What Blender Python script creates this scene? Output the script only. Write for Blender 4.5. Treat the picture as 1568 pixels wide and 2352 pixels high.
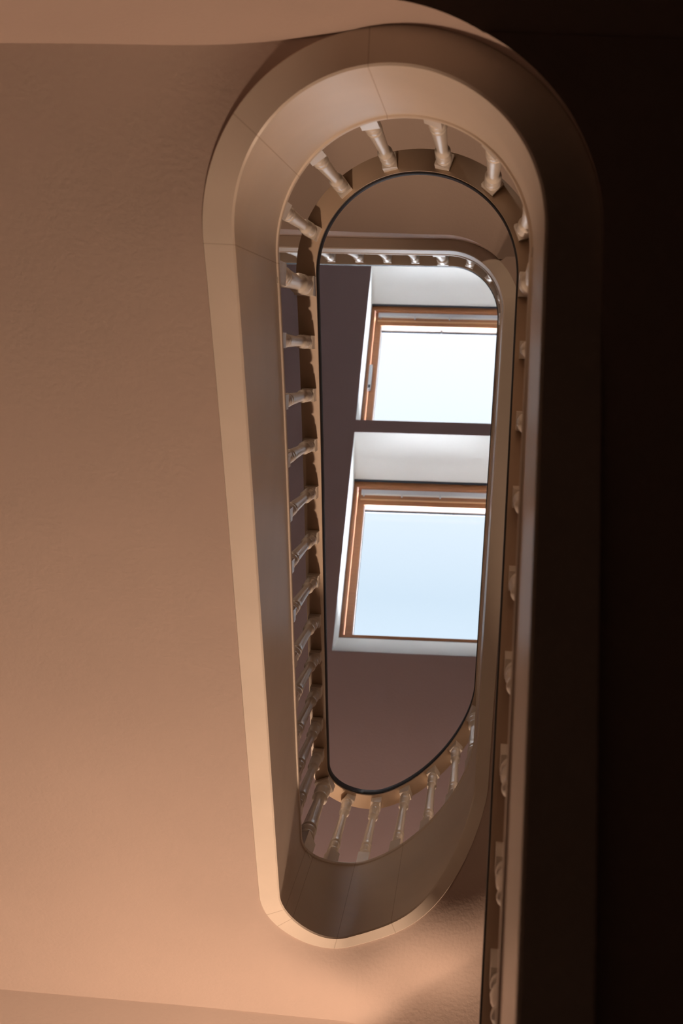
import bpy, bmesh, math
import numpy as np
from mathutils import Vector, Matrix

# ------------------------------------------------------------------ clear
for o in list(bpy.data.objects):
    bpy.data.objects.remove(o, do_unlink=True)
scene = bpy.context.scene
COL = scene.collection

# world axes: +X to the right, +Y towards the foot of the picture, +Z up (the view looks up the well)
# ------------------------------------------------------------------ camera
F, U0, V0, PSI = 3552.18, 1101.77, 810.21, 0.0512
d = np.array([U0 - 784, V0 - 1176, F]); d /= np.linalg.norm(d)
ax_ = np.array([math.cos(PSI), math.sin(PSI), 0.0]); ax_ -= d * (ax_ @ d); ax_ /= np.linalg.norm(ax_)
R = np.stack([ax_, np.cross(d, ax_), d], 1)
right, down, fwd = R[0], R[1], R[2]
cam_data = bpy.data.cameras.new('camera')
cam = bpy.data.objects.new('camera', cam_data)
COL.objects.link(cam)
M = Matrix(((right[0], -down[0], -fwd[0], 0), (right[1], -down[1], -fwd[1], 0),
            (right[2], -down[2], -fwd[2], 0), (0, 0, 0, 1)))
cam.matrix_world = M
cam_data.sensor_fit = 'VERTICAL'
cam_data.sensor_height = 36.0
cam_data.sensor_width = 24.0
cam_data.lens = F * 36.0 / 2352.0
cam_data.clip_start = 0.05
cam_data.dof.use_dof = True
cam_data.dof.focus_distance = 4.3
cam_data.dof.aperture_fstop = 7.5
scene.camera = cam

# ------------------------------------------------------------------ view
scene.view_settings.view_transform = 'Standard'
scene.view_settings.look = 'None'
scene.view_settings.gamma = 1.0
scene.view_settings.use_curve_mapping = False
scene.view_settings.exposure = 0.0

SKYB = 42.0                                        # unseen sky band low towards the picture's foot, added to brighten the window linings
# ------------------------------------------------------------------ sky (bright overcast, whiter overhead)
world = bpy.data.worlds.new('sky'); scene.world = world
world.use_nodes = True
nt = world.node_tree; nt.nodes.clear()
out = nt.nodes.new('ShaderNodeOutputWorld'); bg = nt.nodes.new('ShaderNodeBackground')
tc = nt.nodes.new('ShaderNodeTexCoord'); sp = nt.nodes.new('ShaderNodeSeparateXYZ')
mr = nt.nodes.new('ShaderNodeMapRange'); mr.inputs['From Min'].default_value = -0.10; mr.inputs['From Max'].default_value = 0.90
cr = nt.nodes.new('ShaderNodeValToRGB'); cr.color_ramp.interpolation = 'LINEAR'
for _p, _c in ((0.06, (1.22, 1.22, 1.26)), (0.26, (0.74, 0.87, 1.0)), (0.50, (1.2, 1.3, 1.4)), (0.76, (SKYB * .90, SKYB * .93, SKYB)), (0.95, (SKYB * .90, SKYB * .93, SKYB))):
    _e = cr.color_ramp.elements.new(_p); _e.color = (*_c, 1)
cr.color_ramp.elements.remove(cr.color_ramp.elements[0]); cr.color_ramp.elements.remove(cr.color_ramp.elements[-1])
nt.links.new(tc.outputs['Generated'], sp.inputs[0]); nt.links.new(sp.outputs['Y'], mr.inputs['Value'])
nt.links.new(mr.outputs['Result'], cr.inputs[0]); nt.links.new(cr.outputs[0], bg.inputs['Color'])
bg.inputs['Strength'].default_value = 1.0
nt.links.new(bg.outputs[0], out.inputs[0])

# ------------------------------------------------------------------ warm lamp on the half landing below (out of view), with two added fills
def point(name, loc, power, color, radius):
    l = bpy.data.lights.new(name, 'POINT'); l.energy = power; l.color = color; l.shadow_soft_size = radius
    o = bpy.data.objects.new(name, l); o.location = loc; COL.objects.link(o); return o
point('stair_lamp', (-0.14, 3.40, 2.78), 225.0, (1.0, 0.68, 0.475), 0.10)
point('upper_shaft_fill', (-0.42, 3.20, 5.12), 95.0, (1.0, 0.69, 0.49), 0.10)  # added fill, no known source: warms the upper shaft and landing edge
point('landing_fill', (-0.75, -1.55, 4.75), 20.0, (1.0, 0.69, 0.48), 0.10)  # added fill: warm light for the landing soffit and foot of the well

# ------------------------------------------------------------------ materials
def mat(name, color, rough=0.6, bump=0.0, bscale=60.0, var=0.0, vscale=3.0, metallic=0.0, coat=0.0, dist=0.004):
    m = bpy.data.materials.new(name); m.use_nodes = True
    t = m.node_tree; b = t.nodes['Principled BSDF']
    b.inputs['Base Color'].default_value = (*color, 1); b.inputs['Roughness'].default_value = rough
    b.inputs['Metallic'].default_value = metallic
    if name == 'string_paint': b.inputs['Specular IOR Level'].default_value = 0.22
    if coat: b.inputs['Coat Weight'].default_value = coat; b.inputs['Coat Roughness'].default_value = 0.2
    geo = t.nodes.new('ShaderNodeTexCoord')
    if var:
        n = t.nodes.new('ShaderNodeTexNoise'); n.inputs['Scale'].default_value = vscale; n.inputs['Detail'].default_value = 5
        t.links.new(geo.outputs['Object'], n.inputs['Vector'])
        r = t.nodes.new('ShaderNodeValToRGB')
        r.color_ramp.elements[0].position = 0.3; r.color_ramp.elements[1].position = 0.7
        r.color_ramp.elements[0].color = (*[c * (1 - var) for c in color], 1)
        r.color_ramp.elements[1].color = (*[min(1, c * (1 + var * .4)) for c in color], 1)
        t.links.new(n.outputs['Fac'], r.inputs[0]); t.links.new(r.outputs[0], b.inputs['Base Color'])
    if bump:
        n = t.nodes.new('ShaderNodeTexNoise'); n.inputs['Scale'].default_value = bscale; n.inputs['Detail'].default_value = 4
        t.links.new(geo.outputs['Object'], n.inputs['Vector'])
        bp = t.nodes.new('ShaderNodeBump'); bp.inputs['Strength'].default_value = bump; bp.inputs['Distance'].default_value = dist
        t.links.new(n.outputs['Fac'], bp.inputs['Height']); t.links.new(bp.outputs[0], b.inputs['Normal'])
    return m
PLASTER = mat('plaster', (0.515, 0.405, 0.345), 0.85, 0.25, 90, 0.05, 2.0)
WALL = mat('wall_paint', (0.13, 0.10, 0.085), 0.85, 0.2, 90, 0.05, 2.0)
LOWWALL = mat('bounce_dark_wall', (0.10, 0.075, 0.07), 0.8, 0.2, 90, 0.08, 2.0)  # unseen lower walls, darkened to cut warm bounce onto the undersides
STRING = mat('string_paint', (0.76, 0.67, 0.57), 0.34, 0.05, 25, 0.06, 5.0)
CRACK = mat('joint_crack', (0.56, 0.47, 0.38), 0.8)  # thin crack lines at the joints of the string
BALUS = mat('baluster_paint', (0.93, 0.88, 0.80), 0.30, 0.05, 60, 0.04, 8.0, coat=0.3)
RAILP = mat('rail_paint', (0.58, 0.45, 0.33), 0.4, 0.06, 40, 0.06, 6.0)
BLACK = mat('black_rail', (0.005, 0.006, 0.010), 0.55, 0.02, 50)
CEIL = mat('attic_ceiling_paint', (0.60, 0.48, 0.51), 0.9, 0.2, 80, 0.03, 2.0)
LINING = mat('white_lining', (0.90, 0.90, 0.87), 0.7, 0.05, 60, 0.02, 2.0)
TREAD = mat('tread_stone', (0.16, 0.12, 0.10), 0.5, 0.1, 50, 0.1, 6.0)
FLOOR = mat('dark_tile', (0.05, 0.04, 0.035), 0.6, 0.1, 30, 0.2, 4.0)
METAL = mat('pale_metal', (0.68, 0.68, 0.70), 0.4, 0.02, 80, 0.03, 6.0)
BEADW = mat('bead_paint', (0.50, 0.42, 0.385), 0.5, 0.02, 80)
DARK = mat('dark_gasket', (0.02, 0.025, 0.04), 0.5, 0.02, 80)
def wood(name, c1, c2):
    m = bpy.data.materials.new(name); m.use_nodes = True; t = m.node_tree; b = t.nodes['Principled BSDF']
    tcn = t.nodes.new('ShaderNodeTexCoord'); mp = t.nodes.new('ShaderNodeMapping'); mp.inputs['Scale'].default_value = (2, 30, 30)
    n = t.nodes.new('ShaderNodeTexNoise'); n.inputs['Scale'].default_value = 3; n.inputs['Detail'].default_value = 6
    r = t.nodes.new('ShaderNodeValToRGB'); r.color_ramp.elements[0].color = (*c1, 1); r.color_ramp.elements[1].color = (*c2, 1)
    t.links.new(tcn.outputs['Object'], mp.inputs[0]); t.links.new(mp.outputs[0], n.inputs['Vector'])
    t.links.new(n.outputs['Fac'], r.inputs[0]); t.links.new(r.outputs[0], b.inputs['Base Color'])
    b.inputs['Roughness'].default_value = 0.4
    return m
WOOD = wood('pine_wood', (0.36, 0.13, 0.05), (0.56, 0.24, 0.10))
def glass():
    m = bpy.data.materials.new('pane_glass'); m.use_nodes = True; t = m.node_tree; t.nodes.clear()
    o = t.nodes.new('ShaderNodeOutputMaterial'); a = t.nodes.new('ShaderNodeBsdfTransparent'); g = t.nodes.new('ShaderNodeBsdfGlossy')
    a.inputs[0].default_value = (0.96, 0.98, 0.99, 1); g.inputs['Roughness'].default_value = 0.02
    mx = t.nodes.new('ShaderNodeMixShader'); fr = t.nodes.new('ShaderNodeFresnel'); fr.inputs[0].default_value = 1.2
    t.links.new(fr.outputs[0], mx.inputs[0]); t.links.new(a.outputs[0], mx.inputs[1]); t.links.new(g.outputs[0], mx.inputs[2])
    t.links.new(mx.outputs[0], o.inputs[0]); return m
GLASS = glass()

# ------------------------------------------------------------------ helpers
def mesh_obj(name, verts, faces, material, parent=None, smooth=False, mats=None, midx=None, sharp=None):
    me = bpy.data.meshes.new(name)
    me.from_pydata([tuple(map(float, v)) for v in verts], [], [tuple(map(int, f)) for f in faces]); me.update()
    for m in (mats or [material]): me.materials.append(m)
    if midx is not None:
        for p, i in zip(me.polygons, midx): p.material_index = i
    if smooth:
        for p in me.polygons: p.use_smooth = True
    bm = bmesh.new(); bm.from_mesh(me); bmesh.ops.recalc_face_normals(bm, faces=bm.faces)
    if smooth:
        lim = math.radians(sharp or 35)
        for e in bm.edges:
            if len(e.link_faces) == 2 and e.link_faces[0].normal.angle(e.link_faces[1].normal, 0) > lim: e.smooth = False
    bm.to_mesh(me); bm.free()
    o = bpy.data.objects.new(name, me); COL.objects.link(o)
    if parent: o.parent = parent; o.matrix_parent_inverse = Matrix.Translation(-Vector(parent.location))
    return o
def empty(name, loc, label, cat, group=None, kind=None):
    o = bpy.data.objects.new(name, None); o.location = loc; COL.objects.link(o); tag(o, label, cat, group, kind); return o
def tag(o, label, cat, group=None, kind=None):
    o['label'] = label; o['category'] = cat
    if group: o['group'] = group
    if kind: o['kind'] = kind
    return o
def prism(poly, z0, z1):
    n = len(poly); v = [(x, y, z0) for x, y in poly] + [(x, y, z1) for x, y in poly]
    f = [list(range(n))[::-1], list(range(n, 2 * n))] + [[i, (i + 1) % n, n + (i + 1) % n, n + i] for i in range(n)]
    return v, f

# ------------------------------------------------------------------ the plan of the well and its heights
P = dict(xR=0.074, xL=-0.4496, yt=-0.1601, rt=0.2723, yb=1.461, rb=0.1774, yl=-0.3868, rc=0.2208, yt2=-0.1814,
         xa=-0.0092, yb2=1.3195, xb=-0.0888, tl=0.0173, rcy=0.2382, ex1=2.021, ex2=1.7555, skR=-0.0103, skL=0.0055)
ZK = [-1.0554, 2.0412, 2.4516, 2.7775, 3.9594, 4.1554, 4.6671, 5.5737, 6.0786, 6.2443]
HK = [0.4789, 0.4895, 0.5295, 0.6005, 0.5055, 0.644, 0.5999, 0.4152, 0.2653, 0.2406]
TK = [0.0551 + a for a in (0, .0198, .0067, .0036, .0011, -.0217, -.0121, .0038, -.0111, .0047)]
BK = [0.85 + a for a in (.0025, -.0748, -.0049, -.0846, -.0834, -.1049, -.0523, .0291, -.0749, -.004)]
EM = {1: -0.0175, 2: 0.0082, 4: -0.0091, 5: 0.1325}
DR, WR = -0.0026, 0.0529
N = 40
def path():
    g = P; xc = (g['xR'] + g['xL']) / 2; e1 = 2 / g['ex1']; e2 = 2 / g['ex2']; segs = []
    def lin(a, b, n=N):
        t = np.linspace(0, 1, n, endpoint=False)[:, None]; return np.array(a) * (1 - t) + np.array(b) * t
    xR, xL, yt, rt, yb, rb, yl, rc, rcy, skR, skL, tl = [g[k] for k in ('xR', 'xL', 'yt', 'rt', 'yb', 'rb', 'yl', 'rc', 'rcy', 'skR', 'skL', 'tl')]
    segs.append(lin((xR + skR * 2, yt + 4.0), (xR, yt)))
    t = np.linspace(0, np.pi / 2, N, endpoint=False); Cc = np.cos(t); S = np.sin(t)
    ax = xc + g['xa']; ay = yt - rt
    segs.append(np.c_[ax + (xR - ax) * Cc ** e1, yt - rt * S ** e1])
    segs.append(np.c_[ax - (ax - xL) * S ** e1, g['yt2'] - (g['yt2'] - ay) * Cc ** e1])
    segs.append(lin((xL, g['yt2']), (xL + skL, yb)))
    bx = xc + skR / 2 + skL / 2 + g['xb']; by = yb + rb
    segs.append(np.c_[bx - (bx - xL - skL) * Cc ** e2, yb + rb * S ** e2])
    segs.append(np.c_[bx + (xR + skR - bx) * S ** e2, g['yb2'] + (by - g['yb2']) * Cc ** e2])
    segs.append(lin((xR + skR, g['yb2']), (xR, yl + rcy)))
    segs.append(np.c_[xR - rc + rc * Cc, yl + rcy - rcy * S])
    segs.append(lin((xR - rc, yl), (xR - rc - 1.5, yl + tl * 1.5)))
    segs.append(np.array([[xR - rc - 1.5, yl + tl * 1.5]]))
    return np.concatenate(segs)
PTS = path()
ARC = np.r_[0, np.cumsum(np.linalg.norm(np.diff(PTS, axis=0), axis=1))]
KS = ARC[np.minimum(np.arange(10) * N, len(ARC) - 1)]
def interp(kn, dd):
    kn = np.array(kn, float); s = KS; h = np.diff(s); dl = np.diff(kn) / h; m = np.zeros(10)
    for i in range(1, 9):
        if dl[i - 1] * dl[i] > 0:
            w1 = 2 * h[i] + h[i - 1]; w2 = h[i] + 2 * h[i - 1]; m[i] = (w1 + w2) / (w1 / dl[i - 1] + w2 / dl[i])
    m[0] = dl[0]; m[9] = dl[8]
    j = np.clip(np.searchsorted(s, dd, side='right') - 1, 0, 8); t = (dd - s[j]) / h[j]
    return (2*t**3-3*t**2+1)*kn[j]+(t**3-2*t**2+t)*h[j]*m[j]+(-2*t**3+3*t**2)*kn[j+1]+(t**3-t**2)*h[j]*m[j+1]
def bumpz(dd):
    j = np.clip(np.searchsorted(KS, dd, side='right') - 1, 0, 8); t = (dd - KS[j]) / np.diff(KS)[j]
    e = np.array([EM.get(int(k), 0.0) for k in j]); return e * np.sin(np.pi * t) ** 2
# smooth resample of the plan and its outward normals
_t = np.gradient(PTS, axis=0); _t /= np.linalg.norm(_t, axis=1)[:, None]
_n = np.c_[-_t[:, 1], _t[:, 0]]; _n *= np.sign(_n[0, 0])
def at(s):
    s = np.atleast_1d(np.asarray(s, float))
    xy = np.c_[np.interp(s, ARC, PTS[:, 0]), np.interp(s, ARC, PTS[:, 1])]
    nn = np.c_[np.interp(s, ARC, _n[:, 0]), np.interp(s, ARC, _n[:, 1])]; nn /= np.linalg.norm(nn, axis=1)[:, None]
    z = interp(ZK, s); b = bumpz(s); ztop = z + interp(HK, s); zbot = z - b
    return xy, nn, zbot, ztop, ztop + interp(BK, s), interp(TK, s)
def sweep(name, S, prof, material, parent, mats=None, crack=None, sharp=40):
    """prof(xy,n,zbot,ztop,zrail,ts) -> list of (offset, z) arrays: a closed section swept along the well"""
    xy, nn, zb, zt, zr, ts = at(S)
    sec = prof(zb, zt, zr, ts); k = len(sec); V = []
    for i in range(len(S)):
        for (o, z) in sec:
            oo = o[i] if hasattr(o, '__len__') else o; V.append((xy[i, 0] + nn[i, 0] * oo, xy[i, 1] + nn[i, 1] * oo, z[i]))
    Fc = []; mi = []
    for i in range(len(S) - 1):
        c = 1 if (crack is not None and crack[i]) else 0
        for j in range(k):
            Fc.append((i * k + j, i * k + (j + 1) % k, (i + 1) * k + (j + 1) % k, (i + 1) * k + j)); mi.append(c)
    Fc.append(tuple(range(k))); Fc.append(tuple((len(S) - 1) * k + j for j in range(k))[::-1]); mi += [0, 0]
    return mesh_obj(name, V, Fc, material, parent, True, mats, mi, sharp)
def samples(a, b, joints=()):
    base = [x for x in ARC if a < x < b]
    S = sorted(set([a, b] + base)); S = [x for x in S if all(abs(x - j) > 0.004 for j in joints)]
    for j in joints: S += [j - .0009, j + .0009]
    S = np.array(sorted(S)); cr = [any(abs((S[i] + S[i + 1]) / 2 - j) < .0008 for j in joints) for i in range(len(S) - 1)]
    return S, cr

XW0, XW1, YW0, YW1 = -1.75, 1.30, -2.2, 3.60      # stairwell walls
ZFLOOR = -1.62
YC = 1.95                                          # edge of the half landing
# soffit heights
def slab_line(x): return -0.487 - 0.035 * (np.minimum(x, -0.2) + 0.35)
def f_left(y): return 2.777 + 0.72 * (y + 0.181)
def f_r3(y): return 4.667 + 0.624 * (1.32 - y)
def f_low(y): return 2.041 - 0.774 * (y + 0.16)
def sstep(a, b, x):
    t = np.clip((x - a) / (b - a), 0, 1); return t * t * (3 - 2 * t)
def f_upper(x, y):
    xc = np.minimum(-0.017 - 0.56 * (y - 1.6), 0.02)
    hw = 0.31 - 0.20 * sstep(1.62, 1.86, y)
    w = sstep(-hw, hw, x - xc)
    return f_left(y) * (1 - w) + f_r3(y) * w
def inside_poly(X, Y, poly):
    ins = np.zeros(X.shape, bool); n = len(poly); j = n - 1
    for i in range(n):
        xi, yi = poly[i]; xj, yj = poly[j]
        c = ((yi > Y) != (yj > Y)) & (X < (xj - xi) * (Y - yi) / (yj - yi + 1e-12) + xi)
        ins ^= c; j = i
    return ins
def soffit_grid(name, xs, ys, func, S, parent, keep, thick=0.03, lift=0.006):
    """under-surface of a flight: grid cells that lie outside the string's inner face"""
    xy, nn, zb, zt, zr, ts = at(S); e5 = xy + nn * ts[:, None]; cx = xy + nn * (ts * 0.5)[:, None]
    Xg, Yg = np.meshgrid(xs, ys, indexing='ij'); A = np.stack([Xg.ravel(), Yg.ravel()], 1)
    D = np.sqrt(((A[:, None] - e5[None]) ** 2).sum(2)); k = D.argmin(1); dm = D[np.arange(len(A)), k]
    f = func(A[:, 0], A[:, 1]); fe = func(e5[:, 0], e5[:, 1])
    v = A - e5[k]; outw = (v * nn[k]).sum(1)
    rad = 0.15 + 0.10 * sstep(-.12, .08, A[:, 0]) * sstep(0.9, 1.45, A[:, 1]) * (1 - sstep(1.70, 1.95, A[:, 1]))
    w = np.where(outw <= 0, 1.0, np.exp(-(dm / rad) ** 1.6))
    sw = np.exp(-(D - dm[:, None]) / 0.012); zs = (sw * zb[None]).sum(1) / sw.sum(1)
    Z = f * (1 - w) + zs * w + lift
    ok = keep(A, cx).reshape(Xg.shape); idx = np.arange(len(A)).reshape(Xg.shape)
    fc = []
    for i in range(len(xs) - 1):
        for j in range(len(ys) - 1):
            if ok[i, j] and ok[i + 1, j] and ok[i, j + 1] and ok[i + 1, j + 1]:
                fc.append((idx[i, j], idx[i + 1, j], idx[i + 1, j + 1], idx[i, j + 1]))
    used = sorted({v for q in fc for v in q}); rm = {v: i for i, v in enumerate(used)}
    V = [(A[v, 0], A[v, 1], Z[v]) for v in used]; n = len(V)
    fc = [tuple(rm[v] for v in q) for q in fc]
    edges = {}
    for q in fc:
        for a, b in zip(q, q[1:] + q[:1]): edges[(a, b)] = edges.get((b, a), 0) and 0 or 1
    rim = [(a, b) for (a, b) in edges if (b, a) not in edges]
    V += [(x, y, z + thick) for x, y, z in V]
    F2 = list(fc) + [tuple(v + n for v in q[::-1]) for q in fc] + [(b, a, a + n, b + n) for a, b in rim]
    return mesh_obj(name, V, F2, PLASTER, parent, True, sharp=40)

# ------------------------------------------------------------------ setting: floor and walls
v, f = prism([(XW0 - .1, YW0 - .1), (XW1 + .1, YW0 - .1), (XW1 + .1, YW1 + .1), (XW0 - .1, YW1 + .1)], ZFLOOR - .1, ZFLOOR)
tag(mesh_obj('floor', v, f, FLOOR), 'dark tiled floor at the foot of the stairwell', 'floor', kind='structure')
AL = -0.0266; ca, sa = math.cos(AL), math.sin(AL)
SL = 1.037; YB2 = 1.702; ZB = 8.60; TH = math.atan(SL)
def rloc(x, y): return (x * ca - y * sa, x * sa + y * ca)        # roof frame -> world
def runrot(x, y): return (x * ca + y * sa, -x * sa + y * ca)
def zceil(x, y): return ZB + SL * (YB2 - runrot(x, y)[1])          # ceiling height above a world point
ZSPLIT = 1.9
def wall(name, p0, p1, thick, zlo, label, m):
    # wall rising from zlo to just over the sloping ceiling
    (xa, ya), (xb, yb) = p0, p1; nx, ny = thick
    base = [(xa, ya), (xb, yb), (xb + nx, yb + ny), (xa + nx, ya + ny)]
    zt = [zceil(x, y) + .02 for x, y in base]
    V = [(x, y, zlo) for x, y in base] + [(x, y, 4.0) for x, y in base] + [(x, y, z) for (x, y), z in zip(base, zt)]
    Fx = [(0, 1, 2, 3), (11, 10, 9, 8)]; mi = [1, 0]
    for q in (0, 4):
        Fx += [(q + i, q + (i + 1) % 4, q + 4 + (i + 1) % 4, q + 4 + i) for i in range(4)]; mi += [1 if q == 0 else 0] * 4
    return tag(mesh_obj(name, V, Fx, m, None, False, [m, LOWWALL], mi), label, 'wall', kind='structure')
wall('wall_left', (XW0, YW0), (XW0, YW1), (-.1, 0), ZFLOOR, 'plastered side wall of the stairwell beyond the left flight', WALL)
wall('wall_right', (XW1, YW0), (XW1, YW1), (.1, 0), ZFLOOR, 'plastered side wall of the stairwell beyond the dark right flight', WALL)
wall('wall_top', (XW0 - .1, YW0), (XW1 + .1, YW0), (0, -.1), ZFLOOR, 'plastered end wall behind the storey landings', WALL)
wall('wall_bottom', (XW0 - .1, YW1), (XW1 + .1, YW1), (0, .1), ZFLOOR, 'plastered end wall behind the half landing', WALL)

# ------------------------------------------------------------------ roof: sloping ceiling with two roof windows
XL, XRR = -0.779, 0.200
OPEN = [(-0.638, 0.448), (0.521, YB2)]            # plan of the openings in the ceiling (y in the roof frame)
FR = [(-0.314, 0.543), (0.845, YB2)]              # plan of the window frames
TV = 0.441
def zc(y): return ZB + SL * (YB2 - y)
def rp(x, y, dz=0.0):
    w = rloc(x, y); return (w[0], w[1], zc(y) + dz)
V = []; Fx = []
xs = [-2.05, XL, XRR, 1.6]; ys = [-2.6, OPEN[0][0], OPEN[0][1], OPEN[1][0], OPEN[1][1], 4.0]
TC = 0.02
for dz in (0, TC):
    for x in xs:
        for y in ys: V.append(rp(x, y, dz))
nn_ = len(xs) * len(ys); ix = lambda i, j, k: k * nn_ + i * len(ys) + j
holes = {(1, 1), (1, 3)}
for i in range(3):
    for j in range(5):
        if (i, j) in holes: continue
        Fx.append((ix(i, j, 0), ix(i + 1, j, 0), ix(i + 1, j + 1, 0), ix(i, j + 1, 0)))
        Fx.append((ix(i, j, 1), ix(i, j + 1, 1), ix(i + 1, j + 1, 1), ix(i + 1, j, 1)))
        for (a, b, nb) in (((i, j), (i + 1, j), (i, j - 1)), ((i + 1, j), (i + 1, j + 1), (i + 1, j)), ((i + 1, j + 1), (i, j + 1), (i, j + 1)), ((i, j + 1), (i, j), (i - 1, j))):
            if nb in holes or not (0 <= nb[0] < 3 and 0 <= nb[1] < 5):
                Fx.append((ix(*a, 0), ix(*b, 0), ix(*b, 1), ix(*a, 1)))
tag(mesh_obj('ceiling', V, Fx, CEIL), 'grey-mauve sloping attic ceiling around the two roof windows', 'ceiling', kind='structure')
# roof deck above, so that light enters only through the windows
V = []; Fx = []
ys2 = [-2.6, FR[0][0], FR[0][1], FR[1][0], FR[1][1], 4.0]
for dz in (TV - .02, TV + .06):
    for x in xs:
        for y in ys2: V.append(rp(x, y, dz))
for i in range(3):
    for j in range(5):
        if (i, j) in holes: continue
        Fx.append((ix(i, j, 0), ix(i + 1, j, 0), ix(i + 1, j + 1, 0), ix(i, j + 1, 0)))
        Fx.append((ix(i, j, 1), ix(i, j + 1, 1), ix(i + 1, j + 1, 1), ix(i + 1, j, 1)))
        for (a, b, nb) in (((i, j), (i + 1, j), (i, j - 1)), ((i + 1, j), (i + 1, j + 1), (i + 1, j)), ((i + 1, j + 1), (i, j + 1), (i, j + 1)), ((i, j + 1), (i, j), (i - 1, j))):
            if nb in holes or not (0 <= nb[0] < 3 and 0 <= nb[1] < 5):
                Fx.append((ix(*a, 0), ix(*b, 0), ix(*b, 1), ix(*a, 1)))
tag(mesh_obj('roof_deck', V, Fx, DARK), 'roof boarding above the attic ceiling', 'roof', kind='structure')

ct, st = math.cos(TH), math.sin(TH)
EA = Vector((0, ct, -st)); EN = Vector((0, -st, -ct))
def wpt(y0, x, a, n):
    p = Vector((x, y0, zc(y0) + TV)) + EA * a + EN * n
    w = rloc(p.x, p.y); return (w[0], w[1], p.z)
def wbox(name, y0, x0, x1, a0, a1, n0, n1, m, parent):
    V = [wpt(y0, x, a, n) for n in (n0, n1) for (x, a) in ((x0, a0), (x1, a0), (x1, a1), (x0, a1))]
    return mesh_obj(name, V, [(0, 1, 2, 3), (7, 6, 5, 4), (0, 4, 5, 1), (1, 5, 6, 2), (2, 6, 7, 3), (3, 7, 4, 0)], m, parent)
def wring(name, y0, x0, x1, a0, a1, wl, wt, wb, n0, n1, m, parent):
    """rectangular frame: member widths wl (sides), wt (top), wb (bottom)"""
    O = [(x0, a0), (x1, a0), (x1, a1), (x0, a1)]; I = [(x0 + wl, a0 + wt), (x1 - wl, a0 + wt), (x1 - wl, a1 - wb), (x0 + wl, a1 - wb)]
    V = [wpt(y0, x, a, n) for n in (n0, n1) for (x, a) in O + I]; Fx = []
    for i in range(4):
        j = (i + 1) % 4
        Fx += [(i, j, 4 + j, 4 + i), (8 + i, 12 + i, 12 + j, 8 + j), (i, 8 + i, 8 + j, j), (4 + i, 4 + j, 12 + j, 12 + i)]
    return mesh_obj(name, V, Fx, m, parent)
def roof_window(num, k, label):
    oy0, oy1 = OPEN[k]; fy0, fy1 = FR[k]; L = (fy1 - fy0) / ct
    w = rloc((XL + XRR) / 2, (fy0 + fy1) / 2)
    root = empty('window_%d' % num, (w[0], w[1], zc((fy0 + fy1) / 2) + TV), label, 'roof window', 'roof windows', 'structure')
    # plastered reveal from the ceiling up to the frame
    a = [(XL, oy0), (XRR, oy0), (XRR, oy1), (XL, oy1)]; b = [(XL, fy0), (XRR, fy0), (XRR, fy1), (XL, fy1)]
    th = .012
    V = [rp(x, y, 0.0) for x, y in a] + [rp(x, y, TV) for x, y in b]
    sg = [(-1, -1), (1, -1), (1, 1), (-1, 1)]
    V += [rp(x + s[0] * th, y + s[1] * th, 0.0 + TC) for (x, y), s in zip(a, sg)] + [rp(x + s[0] * th, y + s[1] * th, TV) for (x, y), s in zip(b, sg)]
    Fx = []
    for i in range(4):
        j = (i + 1) % 4
        Fx += [(i, j, 4 + j, 4 + i), (8 + i, 12 + i, 12 + j, 8 + j), (i, 8 + i, 8 + j, j), (4 + i, 4 + j, 12 + j, 12 + i)]
    mesh_obj('reveal', V, Fx, LINING, root)
    fr = wring('window_frame', fy0, XL, XRR, 0, L, .022, .048, .018, -.10, .0, WOOD, root)
    sash = wring('sash', fy0, XL + .030, XRR - .030, .054, L - .020, .042, .124, .016, -.075, -.022, WOOD, root)
    # white glazing bead facing the glass, seen along the top and the sides
    wring('glazing_bead', fy0, XL + .0705, XRR - .0705, .170, L - .035, .007, .008, .001, -.0805, -.036, BEADW, sash)
    wring('gasket', fy0, XL + .076, XRR - .076, .178, L - .034, .004, .010, .001, -.088, -.080, DARK, sash)
    flap = wbox('ventilation_flap', fy0, XL + .050, XRR - .050, .060, .092, -.022, -.008, METAL, root)
    wbox('flap_edge', fy0, XL + .050, XRR - .050, .092, .097, -.022, -.012, LINING, flap)
    for q in range(3):
        x = XL + .062 + q * .245
        wbox('flap_clip', fy0, x, x + .010, .090, .108, -.022, -.006, METAL, flap)
    wbox('sash_bead', fy0, XL + .048, XRR - .048, .132, .140, -.0225, -.014, mat_bead, sash)
    wbox('pane', fy0, XL + .070, XRR - .070, .165, L - .036, -.100, -.094, GLASS, root)
    if k == 0:
        V = []
        h = wbox('hinge_arm', fy0, XL + .024, XL + .046, .60, .83, -.030, .004, METAL, root)
        wbox('hinge_pin', fy0, XL + .028, XL + .042, .80, .82, .004, .010, DARK, h)
        wbox('catch', fy0, XL + .500, XL + .506, .165, .200, -.070, -.062, DARK, sash)
    return root
mat_bead = mat('pale_wood_bead', (0.72, 0.42, 0.22), 0.4)
roof_window(1, 0, 'wood-framed roof window showing white sky, higher up the slope, with a metal hinge arm')
roof_window(2, 1, 'wood-framed roof window showing pale blue sky, lower down the slope, near the rounded foot of the well')

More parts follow.
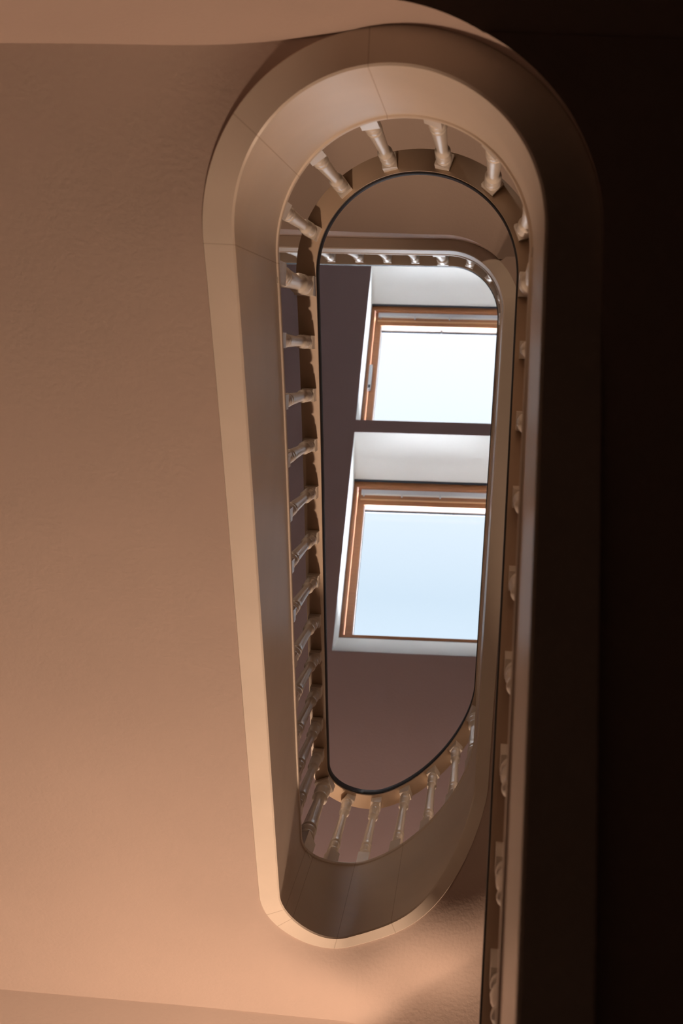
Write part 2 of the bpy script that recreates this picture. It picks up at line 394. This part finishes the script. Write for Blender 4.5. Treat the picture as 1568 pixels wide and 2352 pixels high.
# ------------------------------------------------------------------ the stair flights
def stair_string(a, b, parent, joints=(), over=0.0):
    S, cr = samples(a, b, joints)
    def prof(zb, zt, zr, ts):
        return [(.004, zb), (0.0, zb + .004), (0.0, zt - .030), (-.0035, zt - .026), (-.005, zt - .016), (-.0035, zt - .005), (0.0, zt), (ts, zt), (ts, zb + .004), (ts - .002, zb)]
    return sweep('string', S, prof, STRING, parent, [STRING, CRACK], cr, 30)
def box_hit(p, n):
    t = []
    if n[0] > 1e-6: t.append((XW1 - .005 - p[0]) / n[0])
    if n[0] < -1e-6: t.append((XW0 + .005 - p[0]) / n[0])
    if n[1] > 1e-6: t.append((YW1 - .005 - p[1]) / n[1])
    if n[1] < -1e-6: t.append((YW0 + .005 - p[1]) / n[1])
    return min(x for x in t if x > 0)
def steps(a, b, n, parent, func, drop=0.07, name='step'):
    """one solid per tread between the string and the wall"""
    e = np.linspace(a, b, n + 1)
    for i in range(n):
        S = np.linspace(e[i], e[i + 1], 5); xy, nn, zb, zt, zr, ts = at(S)
        inner = xy + nn * (ts + .001)[:, None]
        o0 = inner[0] + nn[0] * box_hit(inner[0], nn[0]); o1 = inner[-1] + nn[-1] * box_hit(inner[-1], nn[-1])
        mid = []
        for cx, cy in ((XW0 + .005, YW1 - .005), (XW1 - .005, YW1 - .005)):
            v0 = np.array([cx, cy]) - inner[2]; c0 = nn[0][0] * v0[1] - nn[0][1] * v0[0]; c1 = nn[-1][0] * v0[1] - nn[-1][1] * v0[0]
            if c0 * c1 < 0 and v0 @ nn[2] > 0: mid.append(np.array([cx, cy]))
        poly = [tuple(p) for p in inner] + [tuple(o1)] + [tuple(m) for m in mid] + [tuple(o0)]
        P2 = np.array(poly); Q = np.concatenate([P2 * (1 - u) + P2[inner.shape[0] // 2] * u for u in np.linspace(0, .9, 10)]); zlo = max(func(Q[:, 0], Q[:, 1]).max(), zb.max()) + (.24 if name == 'winder_step' else .05); zhi = zt.min() - drop + .02
        if zhi < zlo + .03: zhi = zlo + .05
        v, f = prism(poly, zlo, zhi)
        mesh_obj(name, v, f, TREAD, parent)

# lower flight, on the right: its underside is the near dark slab
low = empty('stair_flight', (0.7, 1.2, 0.6), 'lower stair flight in deep shade at the right edge, its string blurred', 'stair flight')
stair_string(1.95, 3.985, low)
def z_under(y): return np.minimum(2.25, f_low(y) + .004 - .024 * sstep(0.25, -0.25, y))
S = samples(1.9, 4.32)[0]; xy, nn, zb, zt, zr, ts = at(S); e5 = xy + nn * (ts - .001)[:, None]
S = S[e5[:, 1] > -.452]; S = S[S < 4.33]; xy, nn, zb, zt, zr, ts = at(S); e5 = xy + nn * (ts - .001)[:, None]; zl = z_under(e5[:, 1]); k = len(S)
V = [(e5[i, 0], e5[i, 1], zl[i]) for i in range(k)] + [(XW1 - .004, e5[i, 1], zl[i]) for i in range(k)] + [(e5[i, 0], e5[i, 1], max(zl[i] + .02, zb[i] + .02)) for i in range(k)] + [(XW1 - .004, e5[i, 1], zl[i] + .06) for i in range(k)]
Fx = []
for i in range(k - 1):
    Fx += [(i, i + 1, k + i + 1, k + i), (2 * k + i, 3 * k + i, 3 * k + i + 1, 2 * k + i + 1), (i, 2 * k + i, 2 * k + i + 1, i + 1), (k + i, k + i + 1, 3 * k + i + 1, 3 * k + i)]
Fx += [(0, k, 3 * k, 2 * k), (k - 1, 3 * k - 1, 4 * k - 1, 2 * k - 1)]
mesh_obj('soffit', V, Fx, PLASTER, low, True, sharp=25)
LOW_END = S[-1]
steps(1.97, 3.985, 8, low, lambda x, y: f_low(y))

# lower landing with the rounded turn of the string
ZL1 = 2.25
land1 = empty('stair_landing', (0, -1.3, ZL1), 'lower landing whose pale rounded string curves round the head of the well, near the camera', 'landing')
stair_string(3.985, 4.865, land1, (4.43, 4.65, 4.835))
S = np.linspace(LOW_END, 4.53, 24); xy, nn, zb, zt, zr, ts = at(S); e5 = xy + nn * (ts - .001)[:, None]
edge = [tuple(p) for p in e5]
i0 = min(range(len(edge)), key=lambda i: abs(edge[i][1] - slab_line(edge[i][0])) if edge[i][0] < -.1 else 9)
edge = edge[:i0 + 1]
xj = edge[-1][0]
left = [(x, float(slab_line(np.array(x)))) for x in np.linspace(xj - .03, XW0 + .004, 12)]
ring = [(XW1 - .004, edge[0][1])] + edge + left + [(XW0 + .004, YW0 + .004), (XW1 - .004, YW0 + .004)]
# blends upwards into the string; the slab is solid from its soffit to the landing floor
def slab(ring, inner_edge_n, z0, ztop, parent, rail_xy):
    v, f = prism(ring, z0, ztop); return mesh_obj('slab', v, f, PLASTER, parent, False)
slab_o = None
n = len(ring)
V = [(x, y, ZL1) for x, y in ring]; T = []
for (x, y) in ring: T.append((x, y, 2.86))
# keep the slab body behind the string: its upper part follows the string's outer side
v, f = V + T, [tuple(range(n))[::-1], tuple(range(n, 2 * n))] + [(i, (i + 1) % n, n + (i + 1) % n, n + i) for i in range(n)]
slab_o = mesh_obj('slab', v, f, PLASTER, land1, True, [PLASTER, TREAD], [0, 1] + [0] * n, sharp=25)

# middle flight, rising along the left side
midf = empty('stair_flight', (-1.1, 0.6, 3.2), 'middle flight, its broad warm-lit underside filling the left side', 'stair flight')
stair_string(4.865, 6.505, midf)
xsL = np.r_[np.linspace(XW0 + .004, -.62, 20), np.arange(-.60, -.2399, .02)]
ysL = np.r_[np.arange(-.52, -.14, .02), np.linspace(-.12, 1.36, 38), np.arange(1.38, YC + .001, .019)]; ysL[-1] = YC
Smid = np.linspace(4.3, 7.3, 400)
def hole(S0, S1, cxfull):
    pass
def well_poly(s0, s1):
    S = np.linspace(s0, s1, 300); xy, nn, zb, zt, zr, ts = at(S); return xy + nn * (ts * .08)[:, None]
LOOP = well_poly(4.0, 8.6)                        # ring through the string's thickness, round the upper loop
LOOP = np.concatenate([LOOP[(np.linspace(4.0, 8.6, 300) > 4.3)], [[.09, -.2]]])
def keepL(A, c):
    ins = inside_poly(A[:, 0], A[:, 1], LOOP); return ~ins & (A[:, 1] >= slab_line(A[:, 0]) - .03)
# the grid is split at x=-.24 between the left flight and the turn
soffit_grid('soffit', xsL, ysL, lambda x, y: f_upper(x, y), Smid, midf, keepL)
steps(4.90, 6.49, 7, midf, lambda x, y: f_left(y))

# half-way turn at the foot of the well
turn = empty('stair_landing', (-0.2, 2.3, 4.3), 'half-way landing curving round the foot of the well, with a dark line along its string', 'landing')
stair_string(6.505, 7.235, turn, (6.522, 6.562, 6.71, 6.86))
xsT = np.arange(-.24, .3601, .01); xsT = np.r_[xsT, np.linspace(.40, XW1 - .004, 10)]
ysT = np.r_[np.arange(1.30, YC - .005, .01), YC]
LOOP2 = LOOP
soffit_grid('soffit', xsT, ysT, lambda x, y: f_upper(x, y), Smid, turn, lambda A, c: ~inside_poly(A[:, 0], A[:, 1], LOOP2))
V = [(x, y, z) for z in (4.322, 4.45) for (x, y) in ((XW0 + .004, YC), (XW1 - .004, YC), (XW1 - .004, YW1 - .004), (XW0 + .004, YW1 - .004))]
mesh_obj('slab', V, [(0, 1, 2, 3), (7, 6, 5, 4), (0, 4, 5, 1), (1, 5, 6, 2), (2, 6, 7, 3), (3, 7, 4, 0)], PLASTER, turn)
steps(6.49, 7.20, 4, turn, lambda x, y: np.where(y > YC, 4.45, f_upper(x, y)), 0.05, 'winder_step')

# upper flight, on the right again
upf = empty('stair_flight', (0.7, 0.6, 5.1), 'upper flight on the right, its narrow brown string passing beside both roof windows', 'stair flight')
stair_string(7.235, 8.70, upf)
ysU = np.r_[np.linspace(-.36, -.14, 23), np.linspace(-.12, 1.28, 48), 1.30]
xsU = np.r_[np.arange(-.02, .25, .01), np.linspace(.27, XW1 - .004, 10)]
SU = np.linspace(7.2, 9.10, 260)
def f_up(y):
    t = np.clip((.25 - y) / .61, 0, 1); a = float(f_r3(.25)); m0 = .624 * .61
    return np.where(y > .25, f_r3(y), (2*t**3 - 3*t**2 + 1) * a + (t**3 - 2*t**2 + t) * m0 + (-2*t**3 + 3*t**2) * 5.853)
_S = np.linspace(7.0, 10.3, 300); _q = at(_S); LOOPU = np.concatenate([_q[0] + _q[1] * (_q[5] * .08)[:, None], [[-1.9, 1.6]]])
soffit_grid('soffit', xsU, ysU, lambda x, y: f_up(y), SU, upf, lambda A, c: ~inside_poly(A[:, 0], A[:, 1], LOOPU))
steps(7.26, 8.70, 6, upf, lambda x, y: f_r3(y))

# upper landing
ZL3 = 5.85
land3 = empty('stair_landing', (-.3, -1.3, ZL3), 'upper landing just under the roof windows, its straight pale edge ending in a rounded corner', 'landing')
stair_string(8.70, 10.40, land3)
S = np.linspace(8.70, 10.40, 120); S = S[(at(S)[0] + at(S)[1] * at(S)[5][:, None])[:, 1] < -.345]; xy, nn, zb, zt, zr, ts = at(S); e5 = xy + nn * (ts - .0005)[:, None]
edge = [tuple(p) for p in e5]
ring = [(XW1 - .004, edge[0][1])] + edge + [(XW0 + .004, edge[-1][1]), (XW0 + .004, YW0 + .004), (XW1 - .004, YW0 + .004)]
n = len(ring)
V = [(x, y, ZL3) for x, y in ring] + [(x, y, 6.44) for x, y in ring]
mesh_obj('slab', V, [tuple(range(n))[::-1], tuple(range(n, 2 * n))] + [(i, (i + 1) % n, n + (i + 1) % n, n + i) for i in range(n)], PLASTER, land3, True, [PLASTER, TREAD], [0, 1] + [0] * n, sharp=25)

# ------------------------------------------------------------------ balustrade
bal = empty('balustrade', (-0.19, -0.43, 2.98), 'cream turned balusters under a black-edged handrail spiralling up the edge of the stairwell', 'balustrade')
S, _ = samples(2.0, 10.3)
def rail_prof(zb, zt, zr, ts):
    return [(DR, zr), (DR, zr + .012), (DR + WR, zr + .012), (DR + WR, zr)]
rail = sweep('handrail', S, rail_prof, RAILP, bal, None, None, 40)
def cap_prof(zb, zt, zr, ts):
    z = zr + .012; w = WR; d0 = DR
    pts = [(0, 0), (-.003, .004), (-.003, .050), (.006, .062), (w / 2, .067), (w - .009, .062), (w + .001, .050), (w + .001, .010), (w, 0)]
    return [(d0 + a, z + b) for a, b in pts]
cap = sweep('rail_cap', S, cap_prof, BLACK, rail, None, None, 50)
cap['label'] = 'black rounded cap of the handrail'

PROF = [(.165, .0115), (.172, .0165), (.184, .0190), (.196, .0190), (.206, .0165), (.209, .0118), (.216, .0118), (.222, .0150), (.245, .0180),
        (.268, .0184), (.284, .0150), (.288, .0118), (.294, .0118), (.298, .0172), (.306, .0180), (.315, .0165), (.36, .0162), (.45, .0152), (.56, .0140),
        (.66, .0130), (.735, .0122), (.740, .0165), (.750, .0182), (.762, .0178), (.768, .0118), (.780, .0118), (.800, .0150), (.825, .0184), (.848, .0190),
        (.862, .0170), (.868, .0118), (.876, .0118), (.882, .0170), (.896, .0186), (.910, .0176), (.920, .0125)]
def baluster_mesh(h, half, rs, name):
    bm = bmesh.new(); seg = 20
    def block(z0, z1, hf):
        c = .002
        vs = []
        for z, k in ((z0, hf - c * 0), (z0 + c, hf), (z1 - c, hf), (z1, hf - c)):
            vs.append([bm.verts.new((sx * k, sy * k, z)) for sx, sy in ((-1, -1), (1, -1), (1, 1), (-1, 1))])
        for a, b in zip(vs, vs[1:]):
            for i in range(4): bm.faces.new((a[i], a[(i + 1) % 4], b[(i + 1) % 4], b[i]))
        bm.faces.new(vs[0][::-1]); bm.faces.new(vs[-1])
    block(-.02, .160 * h, half); block(.925 * h, h + .02, half)
    rings = []
    pr = [(.155, .010)] + PROF + [(.93, .010)]
    for t, r in pr:
        rings.append([bm.verts.new((r * rs * math.cos(2 * math.pi * i / seg), r * rs * math.sin(2 * math.pi * i / seg), t * h)) for i in range(seg)])
    for a, b in zip(rings, rings[1:]):
        for i in range(seg):
            fc = bm.faces.new((a[i], a[(i + 1) % seg], b[(i + 1) % seg], b[i])); fc.smooth = True
    bm.faces.new(rings[0][::-1]); bm.faces.new(rings[-1])
    bmesh.ops.recalc_face_normals(bm, faces=bm.faces)
    me = bpy.data.meshes.new(name); bm.to_mesh(me); bm.free(); me.materials.append(BALUS); return me
BS = [2.05, 2.19, 2.33, 2.47, 2.61, 2.745, 2.88, 3.02, 3.158, 3.298, 3.436, 3.574, 3.712, 3.85]
BS += [4.098, 4.222, 4.346, 4.474, 4.598, 4.722]
BS += [5.000, 5.147, 5.294, 5.440, 5.585, 5.730, 5.873, 6.005, 6.137, 6.268, 6.398]
BS += [6.638, 6.728, 6.826, 6.928, 7.030]
BS += [7.285, 7.420, 7.555, 7.690, 7.825, 7.960, 8.095, 8.230, 8.365, 8.500, 8.620]
BS += [8.79, 8.888, 8.99, 9.234, 9.362, 9.492, 9.624, 9.756, 9.888, 10.02, 10.15]
NEWEL = [3.985, 4.852, 6.530, 7.150, 8.705, 9.108]
# two baluster meshes per rail height class are shared by the copies
cache = {}
for s in sorted(BS + NEWEL):
    xy, nn, zb, zt, zr, ts = at(s); nw = s in NEWEL
    h = float(zr[0] - zt[0]); key = (round(h / .02), nw)
    if key not in cache: cache[key] = baluster_mesh(round(h / .02) * .02, .0255 if nw else .0180, 1.45 if nw else 1.0, 'newel_post' if nw else 'baluster')
    off = .0235
    o = bpy.data.objects.new('newel_post' if nw else 'baluster', cache[key]); COL.objects.link(o)
    o.location = (xy[0, 0] + nn[0, 0] * off, xy[0, 1] + nn[0, 1] * off, zt[0])
    o.rotation_euler = (0, 0, math.atan2(nn[0, 1], nn[0, 0])); o.parent = bal
    o.matrix_parent_inverse = Matrix.Translation(-Vector(bal.location))
